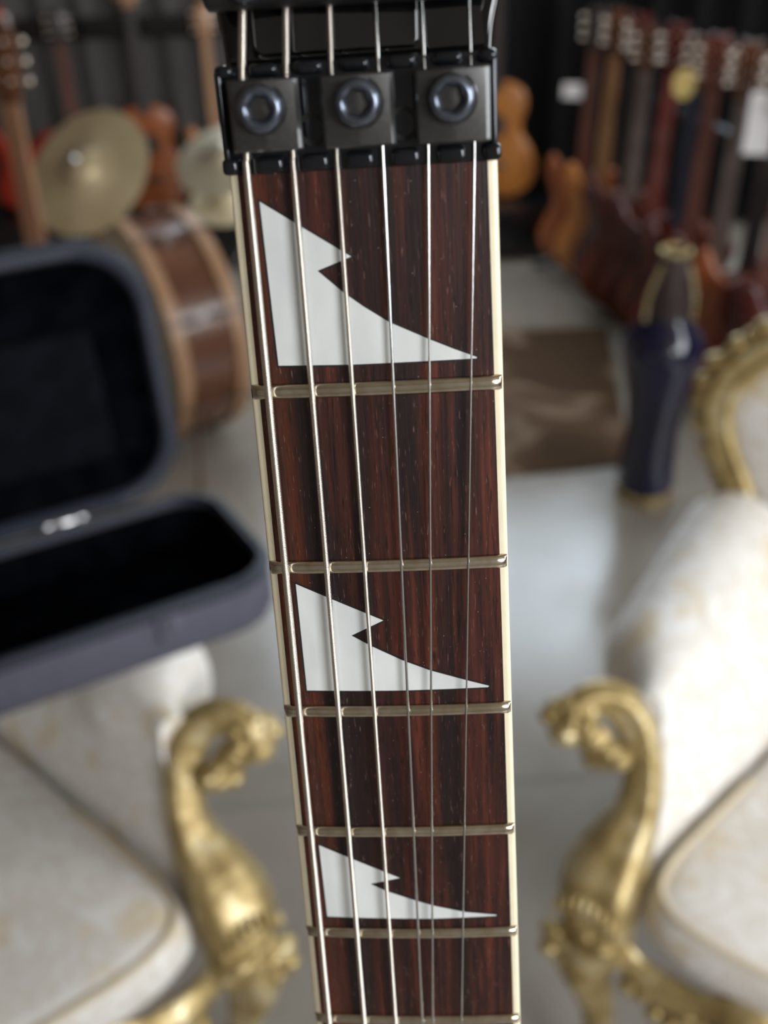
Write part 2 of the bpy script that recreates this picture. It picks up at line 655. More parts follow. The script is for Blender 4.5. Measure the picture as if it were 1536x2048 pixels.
# clamps with gabled tops
CL = [(-13.75, -8.5, 10.9, 10.3), (0.45, -8.4, 11.2, 10.4), (14.75, -8.3, 11.3, 10.6)]
SCX = [(-14.14, -9.5), (0.54, -9.5), (14.55, -9.35)]
for (cxx, cyy, cwid, cdep), (sx_, sy_) in zip(CL, SCX):
    mb = MB()
    hw_, hd = cwid / 2, cdep / 2
    rows = []
    # cross-section across x, repeated along d
    for dd, sh in ((-hd, -0.35), (-hd + 0.3, 0.0), (-hd + 1.2, 0), (0, 0), (hd - 1.2, 0), (hd - 0.3, 0.0), (hd, -0.35)):
        top = []
        for xx, hh in ((-hw_, 4.6), (-hw_ + 0.15, 5.05), (-hw_ + 0.5, 5.3), (-0.45, 6.25), (0.45, 6.25), (hw_ - 0.7, 5.25), (hw_ - 0.1, 4.65), (hw_, 4.1)):
            notch = 0.0
            if abs(xx) <= 0.51 and dd > 0.5:
                notch = -0.6
            top.append(P(cxx + xx, cyy + dd, hh + sh + notch))
        hw2 = hw_ - 0.2
        rows.append(top + [P(cxx + hw2, cyy + dd, 2.2), P(cxx - hw2, cyy + dd, 2.2)])
    mb.grid(rows)
    # raised collar round the screw
    mb.lathe([(3.9, 5.2), (3.95, 5.75), (3.8, 5.95), (3.5, 5.9), (3.4, 5.2)], 40, hollow=True, mat= Matrix.Translation(P(sx_, sy_, 0)) @ Matrix.Scale(mm, 4))
    c = mb.build('string_clamp', 'nut', G, 20)
    tag(c, 'matt black clamp block')
    # cap screw with hexagonal socket
    mb = MB()
    n = 48

    def hexr(a, r0):
        a = (a + 0.2) % (pi / 3) - pi / 6
        return r0 * cos(pi / 6) / cos(a)

    prof = [(3.45, 4.8), (3.5, 6.6), (3.38, 7.2), (3.1, 7.6), (2.75, 7.8), (2.4, 7.8), (2.2, 7.6)]
    rows = [[Vector((r_ * cos(2 * pi * j / n), r_ * sin(2 * pi * j / n), z_)) for j in range(n)] for r_, z_ in prof]
    for r0, z_ in ((1.95, 7.25), (1.88, 7.1), (1.85, 5.6)):
        rows.append([Vector((hexr(2 * pi * j / n, r0) * cos(2 * pi * j / n), hexr(2 * pi * j / n, r0) * sin(2 * pi * j / n), z_)) for j in range(n)])
    mb.grid(rows, True, False)
    for row in rows:
        pass
    s_ = mb.build('cap_screw', 'screw', c, 40, xf=Matrix.Translation(P(sx_, sy_, 0)) @ Matrix.Scale(mm, 4))
    mb = MB()
    mb.lathe([(0.0, 5.4), (0.8, 5.55), (1.95, 5.7), (1.95, 5.2)][::-1], 24, Matrix.Translation(P(sx_, sy_, 0)) @ Matrix.Scale(mm, 4))
    mb.build('socket', 'screw_in', s_, 40)

# headstock, tilted back behind the nut
tilt = Matrix.Translation(P(0, -15.5, -4.0)) @ Matrix.Rotation(radians(-9), 4, 'X')
out = spline([(-20.9, 0), (-21.6, 8), (-24, 20), (-27, 40), (-28, 80), (-24, 130), (-12, 172), (2, 186), (14, 176), (24, 140), (27, 80), (26, 30), (23.4, 12), (21.6, 4), (21.2, 0)], 4)
mb = MB().prism([(x * mm, y * mm) for x, y in out], -14 * mm, 0, 1.3 * mm, 4)
mb.box((0, -1.5 * mm, -7.5 * mm), (42 * mm, 6 * mm, 13 * mm), 1 * mm)
hs_ = mb.build('headstock', 'lacquer', G, 35, xf=tilt)
mb = MB()
o2 = [(-15.6, 2.0), (-16.4, 3.5), (-16.6, 10), (-15, 24), (-9, 34), (2, 34), (8, 24), (9.9, 10), (9.8, 2.2), (9.0, 1.2), (-14.5, 1.2)]
mb.prism([(x * mm, y * mm) for x, y in o2], 0.0, 1.6 * mm, 0.35 * mm, 3)
tag(mb.build('truss_rod_cover', 'lacquer', hs_, 30, xf=tilt), 'glossy black cover plate')
for q in range(6):
    mb = MB()
    p0 = Vector(((-14 + 5 * q) * mm, (50 + 21 * q) * mm, 0))
    mb.lathe([(4.2, 0), (4.2, 1.2), (3, 1.4), (2.6, 4), (3, 8), (2.6, 8.6)], 20, Matrix.Translation(p0) @ Matrix.Scale(mm, 4))
    mb.tube([p0 + Vector((0, 0, 2 * mm)), p0 + Vector((0, 0, -9 * mm)), p0 + Vector((-26 * mm - q * 3 * mm, 0, -9 * mm))], 1.6 * mm, 8)
    mb.box(p0 + Vector((-30 * mm - q * 3 * mm, 0, -9 * mm)), (16 * mm, 11 * mm, 5 * mm), 2 * mm, 3)
    mb.build('tuning_peg', 'nut_gloss', hs_, 40, xf=tilt)
# string retainer bar with its two screws
mb = MB()
rows = []
for x in (-22.2, -21.7, -21.3, 20.6, 21.0, 21.4):
    k_ = {-22.2: 0.55, -21.7: 0.88, -21.3: 1, 20.6: 1, 21.0: 0.88, 21.4: 0.55}[x]
    yc = -26.3 + 0.012 * x
    rows.append([P(x, yc - 0.6 + 3.9 * k_ * cos(2 * pi * j / 20), 0.6 + 3.0 * k_ * sin(2 * pi * j / 20)) for j in range(20)])
mb.grid(rows)
bar = mb.build('string_retainer_bar', 'bar', G, 40)
for x in (-15.0, 15.6):
    mb = MB()
    mb.lathe([(3.1, 1.5), (3.2, 4.0), (2.9, 4.6), (2.2, 4.9), (1.1, 4.8), (1.0, 3.6), (0, 3.6)], 28, Matrix.Translation(P(x, -27.0, 0)) @ Matrix.Scale(mm, 4))
    mb.build('bar_screw', 'screw', bar, 35)
# body with horns and bridge, below the picture
bo = spline([(-28, 400), (-60, 372), (-88, 380), (-104, 430), (-92, 500), (-96, 560), (-130, 640), (-150, 720), (-120, 800), (-40, 832), (50, 828),
             (128, 790), (150, 710), (128, 630), (92, 560), (86, 500), (92, 450), (74, 415), (50, 425), (30, 455), (-28, 455), (-28, 400)], 4)[:-1]
mb = MB().prism([(x * mm, -y * mm) for x, y in bo], -48 * mm, -9 * mm, 5 * mm, 4)
gb = mb.build('body', 'lacquer', G, 35)
mb = MB().box(P(0, 650, -3), (80 * mm, 34 * mm, 10 * mm), 2 * mm, 3)
for q in range(6):
    mb.box(P(-26 + 10.5 * q, 646, 2), (8.5 * mm, 20 * mm, 6 * mm), 1 * mm)
mb.build('bridge', 'nut_gloss', G, 35)
for dd in (495, 600):
    MB().box(P(0, dd, -6), (84 * mm, 36 * mm, 9 * mm), 2 * mm, 3).build('pickup', 'inlay_gap', G, 35)

# ------------------------------------------------------------------ gilded armchairs
k = Nt('cream_damask')
v = k.coord()
wv = k.noise(v, 16, 3, 0.5, 1.6)
fine = k.noise(v, 60, 3, 0.6)
base = k.ramp(wv, [(0.40, rgb(228, 225, 220)), (0.52, rgb(215, 208, 198)), (0.60, rgb(232, 230, 227))])
spots = k.ramp(k.noise(v, 11, 2, 0.4, 0.8), [(0.60, (0, 0, 0, 1)), (0.68, (0.75, 0.75, 0.75, 1))])
base = k.mix(spots, base, rgb(210, 192, 152))
k.set(Base_Color=base, Roughness=0.62, Sheen_Weight=0.25)
k.bump(fine, 0.15, 0.001)
M['damask'] = k.m
M['welt'] = plain('champagne_piping', rgb(205, 192, 165), 0.55)
k = Nt('antique_gilding')
v = k.coord()
gn = k.noise(v, 26, 4, 0.6)
k.set(Base_Color=k.ramp(gn, [(0.3, rgb(132, 112, 70)), (0.52, rgb(172, 150, 100)), (0.72, rgb(216, 204, 168))]), Metallic=0.5,
      Roughness=k.ramp(gn, [(0.3, (0.5, 0.5, 0.5, 1)), (0.7, (0.3, 0.3, 0.3, 1))]))
k.bump(k.noise(v, 90, 3), 0.5, 0.004)
M['gold'] = k.m
CHR = radians(32)
CC = {1: Vector((-0.492, 0.649, 0)), -1: Vector((0.549, 0.659, 0))}


def loc_left(px, py, z):
    """photo pixel at height z -> left chair's own frame"""
    p = Zp(px, py, z) - CC[1]
    return Vector((p.x * cos(CHR) + p.y * sin(CHR), -p.x * sin(CHR) + p.y * cos(CHR), z))


POST = [(507, 1492, .640, .016), (497, 1452, .660, .022), (452, 1432, .668, .026), (402, 1450, .655, .029), (372, 1506, .622, .030),
        (368, 1590, .575, .027), (388, 1670, .528, .032), (436, 1750, .480, .049), (470, 1820, .440, .056), (478, 1890, .405, .048),
        (466, 1948, .372, .037)]
POST = [tuple(loc_left(a_, b_, c_)) + (r_,) for a_, b_, c_, r_ in POST]


def sm(t):
    t = max(0, min(1, t))
    return t * t * (3 - 2 * t)


def armchair(side, label, group=None):
    """side 1: the arm nearest the guitar is the chair's +x arm"""
    r = empty('armchair', CC[side], CHR * side, label, 'armchair', group)
    # seat cushion
    mb = MB()
    rows = []
    for zz, ins_ in ((.380, .035), (.40, .012), (.43, 0), (.462, .004), (.476, .014), (.484, .04), (.490, -.75), (.496, -.5), (.499, -.25), (.500, -.03)):
        ring = []
        for j in range(64):
            a = 2 * pi * j / 64
            ca, sa = cos(a), sin(a)
            e = 0.27
            x = math.copysign(abs(ca) ** e, ca)
            y = math.copysign(abs(sa) ** e, sa)
            t = (y + 1) / 2
            ins, kk = (ins_, 1) if ins_ >= 0 else (.04, -ins_)
            hx = ((.292 - .165 * t) - ins) * kk
            hy = (.305 - ins) * kk
            bow = -.028 * (1 - x * x) * kk if y < 0 else 0
            ring.append(Vector((x * hx, .290 + y * hy + bow, zz - .030 * t * (zz > .41))))
        rows.append(ring)
    mb.grid(rows)
    cu = mb.build('seat_cushion', 'damask', r, 60)
    # piping line round the top edge of the cushion
    mb = MB()
    mb.tube([rows[4][j] + Vector((0, 0, .002)) for j in range(32, 65 if False else 64)] + [rows[4][0] + Vector((0, 0, .002))], .005, 8)
    mb.build('piping', 'welt', cu)
    # arms
    for s_ in (1, -1):
        mb = MB()
        rows = []
        N = 18
        for i in range(-1, N + 1):
            t = max(i, 0) / N
            y = .035 + .60 * t - (0.012 if i == -1 else 0)
            top = .683 + .016 * sm(t / .22) + .034 * t
            shrink = .85 if i == -1 else 1
            rr = (.022 + .076 * sm(t / .30) - .012 * t) * shrink
            xc = .332 + .022 * sm(t / .30)
            xi = .276 - .15 * t
            zc = top - rr
            pts_ = [(xi, .37), (xi + .012 * (1 - t), .50), (xi + .012 + .020 * (1 - t), zc - .05)]
            for q in range(15):
                an = pi * 1.04 - (pi * 1.45) * q / 14
                pts_.append((xc - (0.012 * t) + rr * cos(an), zc + rr * sin(an)))
            pts_ += [(xc - .005, zc - rr - .03), (xc - .01, .50), (xc - .015, .37)]
            rows.append([Vector((s_ * a_, y + (.135 * sm((b_ - .43) / .20)) * (1 - t), b_)) for a_, b_ in pts_])
        mb.grid(rows)
        mb.build('padded_arm', 'damask', r, 60)
        # carved post
        fine_ = spline([p for p in POST], 5)
        mb = MB()
        mb.tube([(s_ * p[0], p[1], p[2]) for p in fine_], [p[3] for p in fine_], 30, 0.85, 0.09, 5, up=(0, 1, 0))
        post = mb.build('arm_post', 'gold', r, 50)
        mb = MB()
        rnd = random.Random(5)
        T = POST[1]
        for q in range(11):
            a = q * 0.62
            rad_ = .030 - .0016 * q
            mb.blob((s_ * (T[0] + rad_ * cos(a)) , T[1] - .012 + .004 * q % .02, T[2] - .016 + rad_ * sin(a)), (.015, .016, .014), 10)
        mb.blob((s_ * (T[0] + .004), T[1] - .01, T[2] - .03), (.026, .03, .022), 12)
        mb.blob((s_ * (T[0] - .030), T[1] - .005, T[2] - .035), (.030, .022, .026), 12)
        for q in range(7):
            a = q * 0.9
            mb.blob((s_ * (T[0] - .052 + .022 * cos(a)), T[1] - .012, T[2] - .022 - .007 * q), (.017, .018, .012), 10)
        mb.build('acanthus_carving', 'gold', post, 60)
        mb = MB()
        Q = POST[-2]
        for q in range(16):
            a = q * 2.4
            rad_ = .018 + .030 * rnd.random()
            mb.blob((s_ * (Q[0] + .018 + rad_ * cos(a)), Q[1] - .022 + .012 * sin(a * 2), Q[2] - .020 + rad_ * sin(a)), (.015 + .008 * rnd.random(), .016, .012), 10)
        for q in range(8):
            mb.blob((s_ * (Q[0] - .03 + .012 * q), Q[1] - .02, Q[2] + .055 - .004 * (q - 4) ** 2 * .5), (.007, .012, .014), 8)
        mb.build('leaf_carving', 'gold', post, 60)
        # front leg, cabriole
        path = spline([(Q[0] + .0, Q[1], Q[2] - .01, .046), (Q[0] + .012, Q[1] - .012, .335, .040), (Q[0] - .006, Q[1] - .004, .26, .028),
                       (Q[0] - .018, Q[1] + .008, .16, .020), (Q[0] - .008, Q[1] - .004, .06, .018), (Q[0] + .01, Q[1] - .02, .022, .024)], 5)
        mb = MB()
        mb.tube([(s_ * p[0], p[1], p[2]) for p in path], [p[3] for p in path], 20, 1, 0.08, 4, up=(0, 1, 0))
        mb.build('leg', 'gold', r, 50)
        mb = MB()
        path = spline([(.20, .64, .38, .03), (.21, .67, .25, .024), (.22, .71, .10, .02), (.23, .74, .018, .018)], 4)
        mb.tube([(s_ * p[0], p[1], p[2]) for p in path], [p[3] for p in path], 14, up=(0, 1, 0))
        mb.build('leg', 'gold', r, 50)
    # carved apron under the seat
    mb = MB()
    Q = POST[-2]
    ap = []
    for i in range(33):
        t = -1 + i / 16
        x = Q[0] * t
        ap.append((x, Q[1] * abs(t) ** 1.6 - .03 * (1 - t * t), .378 - .032 * cos(3 * pi * t / 2) ** 2 + .010 * abs(t) ** 3, .026 + .004 * cos(6 * pi * t)))
    mb.tube([p[:3] for p in ap], [p[3] for p in ap], 18, .8, .10, 4, up=(0, 0, 1))
    apron = mb.build('apron', 'gold', r, 50)
    mb = MB()
    rnd = random.Random(9)
    for i in range(26):
        p = ap[3 + i]
        mb.blob((p[0], p[1] - .016, p[2] - .024 + .014 * sin(i * 1.9)), (.014 + .006 * rnd.random(), .014, .010 + .005 * rnd.random()), 10)
    mb.build('shell_carving', 'gold', apron, 60)
    MB().box((0, .33, .375), (.40, .58, .05), .01).build('seat_frame', 'gold', r, 40)
    # back
    FR = [(0.361, 0.66, 0.675), (0.382, 0.675, 0.751), (0.425, 0.685, 0.826), (0.446, 0.69, 0.901), (0.42, 0.7, 0.966), (0.35, 0.71, 1.026), (0.21, 0.72, 1.076), (0.0, 0.73, 1.1159999999999999)]
    FR = spline([(a_ - .034, b_, c_ - .035) for a_, b_, c_ in FR[:-1]] + [(0, FR[-1][1], FR[-1][2] - .035)], 4)
    loop = [Vector(p) for p in FR] + [Vector((-p[0], p[1], p[2])) for p in FR[::-1][1:]]
    low = [Vector((-.19, .64, .42)), Vector((0, .635, .41)), Vector((.19, .64, .42))]
    ring = loop + low
    cen = Vector((0, .67, .72))
    mb = MB()
    rows = []
    for k_, fwd in ((1.0, .03), (1.0, -.005), (.97, -.02), (.88, -.03), (.6, -.036), (.25, -.04)):
        rows.append([cen + (p - cen) * k_ + Vector((0, fwd, 0)) for p in ring])
    mb.grid(rows)
    mb.build('backrest', 'damask', r, 60)
    mb = MB()
    mb.tube([p + Vector((0, -.005, 0)) for p in loop], .033, 14, 1, .12, 5, up=(0, 1, 0))
    bf = mb.build('back_frame', 'gold', r, 50)
    mb = MB()
    for i in range(0, len(loop)):
        p = loop[i]
        o_ = (p - cen).normalized() * (.024 + .010 * (i % 2))
        mb.blob(p + o_ + Vector((0, -.012, 0)), (.018 + .004 * (i % 3), .018, .016 + .005 * ((i + 1) % 2)), 10)
    mb.build('rocaille_carving', 'gold', bf, 60)
    return r


armchair(1, 'gilded armchair in cream damask at lower left, carrying the open black case')
armchair(-1, 'gilded armchair in cream damask at lower right, empty')

# ------------------------------------------------------------------ open case on the left chair
M['case_out'] = plain('grey_case_fabric', rgb(76, 76, 90), 0.62, var=0.1, scale=60)
M['case_rim'] = plain('navy_case_edge', rgb(30, 36, 48), 0.65, var=0.15, scale=60)
k = Nt('black_plush')
k.set(Base_Color=k.ramp(k.noise(k.coord(), 22, 4), [(0.35, rgb(3, 4, 6)), (0.7, rgb(11, 13, 18))]), Roughness=1.0, Sheen_Weight=0.0, Specular_IOR_Level=0.0)
M['plush'] = k.m
M['plush_pad'] = plain('charcoal_plush_pad', rgb(13, 15, 20), 0.95, var=.3, scale=30, spec=0.05)
X_ = Vector((0.891, 0.454, 0)).normalized()
O_ = Vector((-0.132, 1.045, 0.862))
V_ = (Vector((-0.454, 0.891, 0)) * 0.99 + Vector((0, 0, -0.12))).normalized()
W_ = X_.cross(V_).normalized()
CM = Matrix((X_, V_, W_)).transposed().to_4x4()
CM.translation = O_
case = empty('instrument_case', mat=CM, label='open black instrument case with plush lining and grey-violet outside, lying across the left armchair', cat='instrument case')


def rrect(x0, x1, y0, y1, r, n=10):
    out_ = []
    for cx_, cy_, a0 in ((x1 - r, y1 - r, 0), (x0 + r, y1 - r, 90), (x0 + r, y0 + r, 180), (x1 - r, y0 + r, 270)):
        for j in range(n + 1):
            a = radians(a0 + 90 * j / n)
            out_.append((cx_ + r * cos(a), cy_ + r * sin(a)))
    return out_


def tray(x0, x1, y0, y1, depth, rad, wall, parent, out_mat, rim_mat, flip=1, xf=None):
    def ring(ins, z):
        return [Vector((a_, b_, z * flip)) for a_, b_ in rrect(x0 + ins, x1 - ins, y0 + ins, y1 - ins, rad - ins * .8)]
    mb_ = MB()
    mb_.grid([ring(.02, -depth), ring(.006, -depth + .006), ring(0, -depth + .02), ring(0, -.012)], True, False)
    t = bmesh.new()
    t.faces.new([t.verts.new(q_) for q_ in ring(.02, -depth)])
    mb_.add(t)
    sh = mb_.build('shell', out_mat, parent, 50, xf=xf)
    mb_ = MB()
    mb_.grid([ring(0, -.014), ring(-.003, -.006), ring(.001, 0), ring(wall * .7, .001), ring(wall, -.006), ring(wall, -.014)], True, False)
    mb_.build('rim', rim_mat, parent, 50, xf=xf)
    mb_ = MB()
    mb_.grid([ring(wall - .003, -.004), ring(wall, -.02), ring(wall + .004, -depth + .035), ring(wall + .02, -depth + .018)], True, False)
    b_ = ring(wall + .02, -depth + .018)
    t = bmesh.new()
    t.faces.new([t.verts.new(p) for p in b_])
    mb_.add(t)
    return mb_.build('lining', 'plush', parent, 60, xf=xf)


CD, CL_ = 0.31, 1.02
ln = tray(-CL_, 0, 0, CD, .082, .075, .016, case, 'case_out', 'case_rim')
MB().box((-.62, .15, -.045), (.05, .24, .05), .012, 3).build('neck_cradle', 'plush', case, 50)
# lid, hinged at the back edge
hinge = Matrix.Translation((0, CD, 0.002)) @ Matrix.Rotation(radians(93), 4, 'X')
lid = empty('lid')
lid.parent = case
LH = 0.395
tray(-CL_, -.035, 0, LH, .055, .10, .022, lid, 'case_rim', 'case_rim', -1 * -1, xf=hinge @ Matrix.Identity(4))
MB().box((-.30, .17, -.034), (.36, .20, .02), .012, 3).build('lid_pad', 'plush_pad', lid, 50, xf=hinge)
for x in (-.22, -.72):
    mb = MB().box((x, CD + .001, .004), (.045, .012, .005), .0015)
    mb.tube([(x - .028, CD + .001, .005), (x + .028, CD + .001, .005)], .004, 10)
    tag(mb.build('hinge', 'chrome', case, 40), 'small chrome hinge')
for x in (-.16, -.60):
    mb = MB().box((x, -.004, -.028), (.035, .006, .038), .002, 3)
    mb.blob((x, -.009, -.020), (.009, .004, .009), 12)
    tag(mb.build('latch', 'case_out', case, 40), 'small fabric-covered metal latch')

# ------------------------------------------------------------------ bass drum, cymbals
k = Nt('stained_drum_shell')
v = k.coord((6, 6, 0.7))
k.set(Base_Color=k.ramp(k.noise(v, 6, 5, 0.6, 0.5), [(0.3, rgb(74, 44, 30)), (0.7, rgb(112, 70, 46))]), Roughness=0.28, Coat_Weight=0.3)
M['shell'] = k.m
M['hoop'] = plain('maple_hoop', rgb(158, 122, 92), 0.38, var=0.15, scale=20)
M['dark_iron'] = plain('dark_bronze_fitting', rgb(84, 64, 52), 0.45, 0.6)
M['skin'] = plain('drum_skin', rgb(206, 198, 180), 0.55, var=0.06, scale=6)
RD = 0.355
th = radians(32)
ax = Vector((cos(th), sin(th), 0))
c0 = Vector((-0.775, 2.965, RD + .012))
DM = Matrix((Vector((0, 0, -1)), Vector((-sin(th), cos(th), 0)), ax)).transposed().to_4x4()
DM.translation = c0
drum = empty('bass_drum', mat=DM, label='brown wooden bass drum with pale wood hoops, standing behind the open case', cat='drum')
DW = 0.235
mb = MB().lathe([(RD - .022, .03), (RD - .014, .03), (RD - .014, DW - .03), (RD - .022, DW - .03)], 72, hollow=True)
mb.build('drum_shell', 'shell', drum, 40)
for z0_ in (0.0, DW - .045):
    mb = MB().lathe([(RD - .012, z0_), (RD, z0_ + .003), (RD + .001, z0_ + .042), (RD - .012, z0_ + .045), (RD - .016, z0_ + .022)], 72, hollow=True)
    mb.build('drum_hoop', 'hoop', drum, 40)
for z0_ in (.022, DW - .024):
    mb = MB().lathe([(0, z0_), (RD - .012, z0_), (RD - .012, z0_ + .002), (0, z0_ + .002)], 64)
    mb.build('drum_head', 'skin', drum, 40)
for j in range(8):
    a = 2 * pi * (j + .5) / 8
    cx_, cy_ = (RD + .006) * cos(a), (RD + .006) * sin(a)
    mb = MB().tube([(cx_, cy_, -.012), (cx_, cy_, DW + .012)], .0035, 8)
    for z0_ in (.075, DW - .075):
        mb.blob((cx_ * .985, cy_ * .985, z0_), (.012, .012, .026), 10)
    mb.build('tension_rod', 'dark_iron', drum, 50)
mb = MB()
for s_ in (-1, 1):
    mb2 = MB().tube([(.12, s_ * (RD - .02), .05), (.25, s_ * (RD + .07), .0), (RD + .002, s_ * (RD + .13), -.04)], .007, 10)
    mb2.build('spur', 'dark_iron', drum, 50)
mb.bm.free()

k = Nt('cymbal_bronze')
tc = k.n('ShaderNodeTexCoord')
wv = k.n('ShaderNodeTexWave', wave_type='RINGS', rings_direction='Z')
wv.inputs['Scale'].default_value = 60
k.l(tc.outputs['Object'], wv.inputs['Vector'])
k.set(Base_Color=k.ramp(k.noise(tc.outputs['Object'], 7, 3), [(0.3, rgb(186, 168, 132)), (0.7, rgb(214, 198, 164))]), Metallic=0.5, Roughness=0.48)
k.bump(wv.outputs['Fac'], 0.25, 0.001)
M['cymbal'] = k.m
M['cymbal_pale'] = plain('pale_cymbal', rgb(204, 194, 170), .45, .6, .08, 8)


def face_matrix(pos, normal):
    m_ = Vector(normal).normalized().to_track_quat('Z', 'Y').to_matrix().to_4x4()
    m_.translation = pos
    return m_


def cymbal(pos, normal, R_, label, mat='cymbal', name='cymbal'):
    o = empty(name, mat=face_matrix(pos, normal), label=label, cat='cymbal')
    mb_ = MB().lathe([(R_, -.030 * R_ / .2), (R_, -.029 * R_ / .2), (R_ * .6, -.012 * R_ / .2), (.055, 0), (.048, .012), (.03, .022), (.006, .026), (.006, .024),
                      (.03, .020), (.048, .010), (.055, -.002), (R_ * .6, -.014 * R_ / .2)], 64, hollow=True)
    mb_.build('bow', mat, o, 50)
    MB().lathe([(0, .024), (.012, .024), (.014, .034), (.006, .05), (0, .05)][::-1], 16).build('wing_nut', 'chrome', o, 40)
    return o


def cymbal_stand(foot, top, label, boom=None):
    o = empty('cymbal_stand', (foot[0], foot[1], 0), 0, label, 'stand')
    f0, t0 = Vector((0, 0, 0)), Vector(top) - Vector((foot[0], foot[1], 0))
    ht = t0.z
    kz = ht - .12
    mb_ = MB().tube([(0, 0, .16), (0, 0, kz)], .009, 12)
    mb_.build('pole', 'chrome', o)
    for j in range(3):
        a = 2 * pi * j / 3 + .5
        mb_ = MB().tube([(0, 0, .38), (.14 * cos(a), .14 * sin(a), .18), (.26 * cos(a), .26 * sin(a), .012)], .007, 10)
        mb_.build('leg', 'chrome', o)
    mb_ = MB().tube([(0, 0, kz), t0], .006, 10)
    mb_.blob((0, 0, kz), (.016, .016, .02), 12)
    mb_.build('boom_arm', 'chrome', o)
    return o


n1_ = (-0.31, -0.67, 0.68)
pc = Zp(165, 335, .92)
cymbal(pc, n1_, .19, 'large bronze cymbal tilted towards the room, above the open case')
cymbal_stand((pc.x - .10, pc.y + .80), pc + Vector(n1_) * .003, 'chrome cymbal stand behind the open case, under the large cymbal')
pc2 = Zp(445, 308, .80)
n2_ = (-0.12, -0.46, 0.88)
cymbal(pc2, n2_, .165, 'silvery cymbal half hidden behind the locking nut end of the guitar neck', 'cymbal_pale')
cymbal_stand((pc2.x + .02, pc2.y + .62), pc2 + Vector(n2_) * .002, 'chrome cymbal stand behind the guitar neck, beside the bass drum')
pc3 = Zp(450, 396, .60)
cymbal(pc3, (0.0, -0.35, 0.93), .13, 'small brass cymbal just below the silvery one')
cymbal_stand((pc3.x + .30, pc3.y + .12), pc3, 'short chrome stand under the small brass cymbal')

# ------------------------------------------------------------------ shop guitars
def wood(name, c1, c2, rough=0.22, metal=0.0):
    k_ = Nt(name)
    k_.set(Base_Color=k_.ramp(k_.noise(k_.coord((1, 1, .12)), 30, 4, .6, .4), [(0.3, c1), (0.7, c2)]), Roughness=rough, Coat_Weight=0.4, Metallic=metal)
    M[name] = k_.m
    return name


wood('mahogany', rgb(66, 24, 14), rgb(104, 42, 24))
wood('oxblood', rgb(58, 14, 12), rgb(92, 26, 20))
wood('cherry_red', rgb(150, 34, 18), rgb(190, 52, 28))
wood('amber', rgb(176, 104, 40), rgb(212, 140, 64))
wood('orange_brown', rgb(138, 68, 28), rgb(176, 98, 48))
wood('walnut', rgb(72, 42, 28), rgb(104, 64, 42))
wood('black_finish', rgb(14, 14, 16), rgb(22, 22, 25))
wood('neck_maple', rgb(158, 112, 74), rgb(184, 138, 98), .4)
wood('neck_brown', rgb(128, 88, 66), rgb(152, 112, 86), .4)
wood('neck_rose', rgb(84, 44, 34), rgb(118, 66, 52), .42)
wood('neck_red', rgb(110, 46, 40), rgb(138, 64, 56), .42)
wood('neck_dark', rgb(34, 28, 28), rgb(52, 44, 44), .4)
wood('neck_navy', rgb(18, 26, 48), rgb(28, 38, 64), .35)
wood('neck_grey', rgb(96, 84, 80), rgb(124, 110, 104), .4)
M['pickguard'] = plain('cream_pickguard', rgb(210, 204, 190), .4)
M['tuner'] = plain('warm_nickel_tuner', rgb(240, 222, 204), .28, .85, .04)
M['tag'] = plain('white_paper', rgb(246, 246, 248), .6, var=.02)
M['tag_gold'] = plain('gold_paper', rgb(206, 182, 112), .5, var=.05)

STRAT = [(0, 0), (.09, .006), (.15, .05), (.165, .12), (.14, .19), (.115, .235), (.118, .29), (.14, .34), (.135, .385), (.105, .39), (.07, .345),
         (.035, .33), (-.035, .33), (-.08, .37), (-.115, .43), (-.145, .425), (-.15, .36), (-.125, .29), (-.118, .235), (-.14, .19), (-.165, .12), (-.15, .05), (-.09, .006)]
HOUR = [(0, 0), (.10, .005), (.165, .055), (.18, .13), (.155, .2), (.118, .255), (.112, .30), (.13, .36), (.12, .42), (.07, .455), (0, .462),
        (-.07, .455), (-.12, .42), (-.13, .36), (-.112, .30), (-.118, .255), (-.155, .2), (-.18, .13), (-.165, .055), (-.10, .005)]


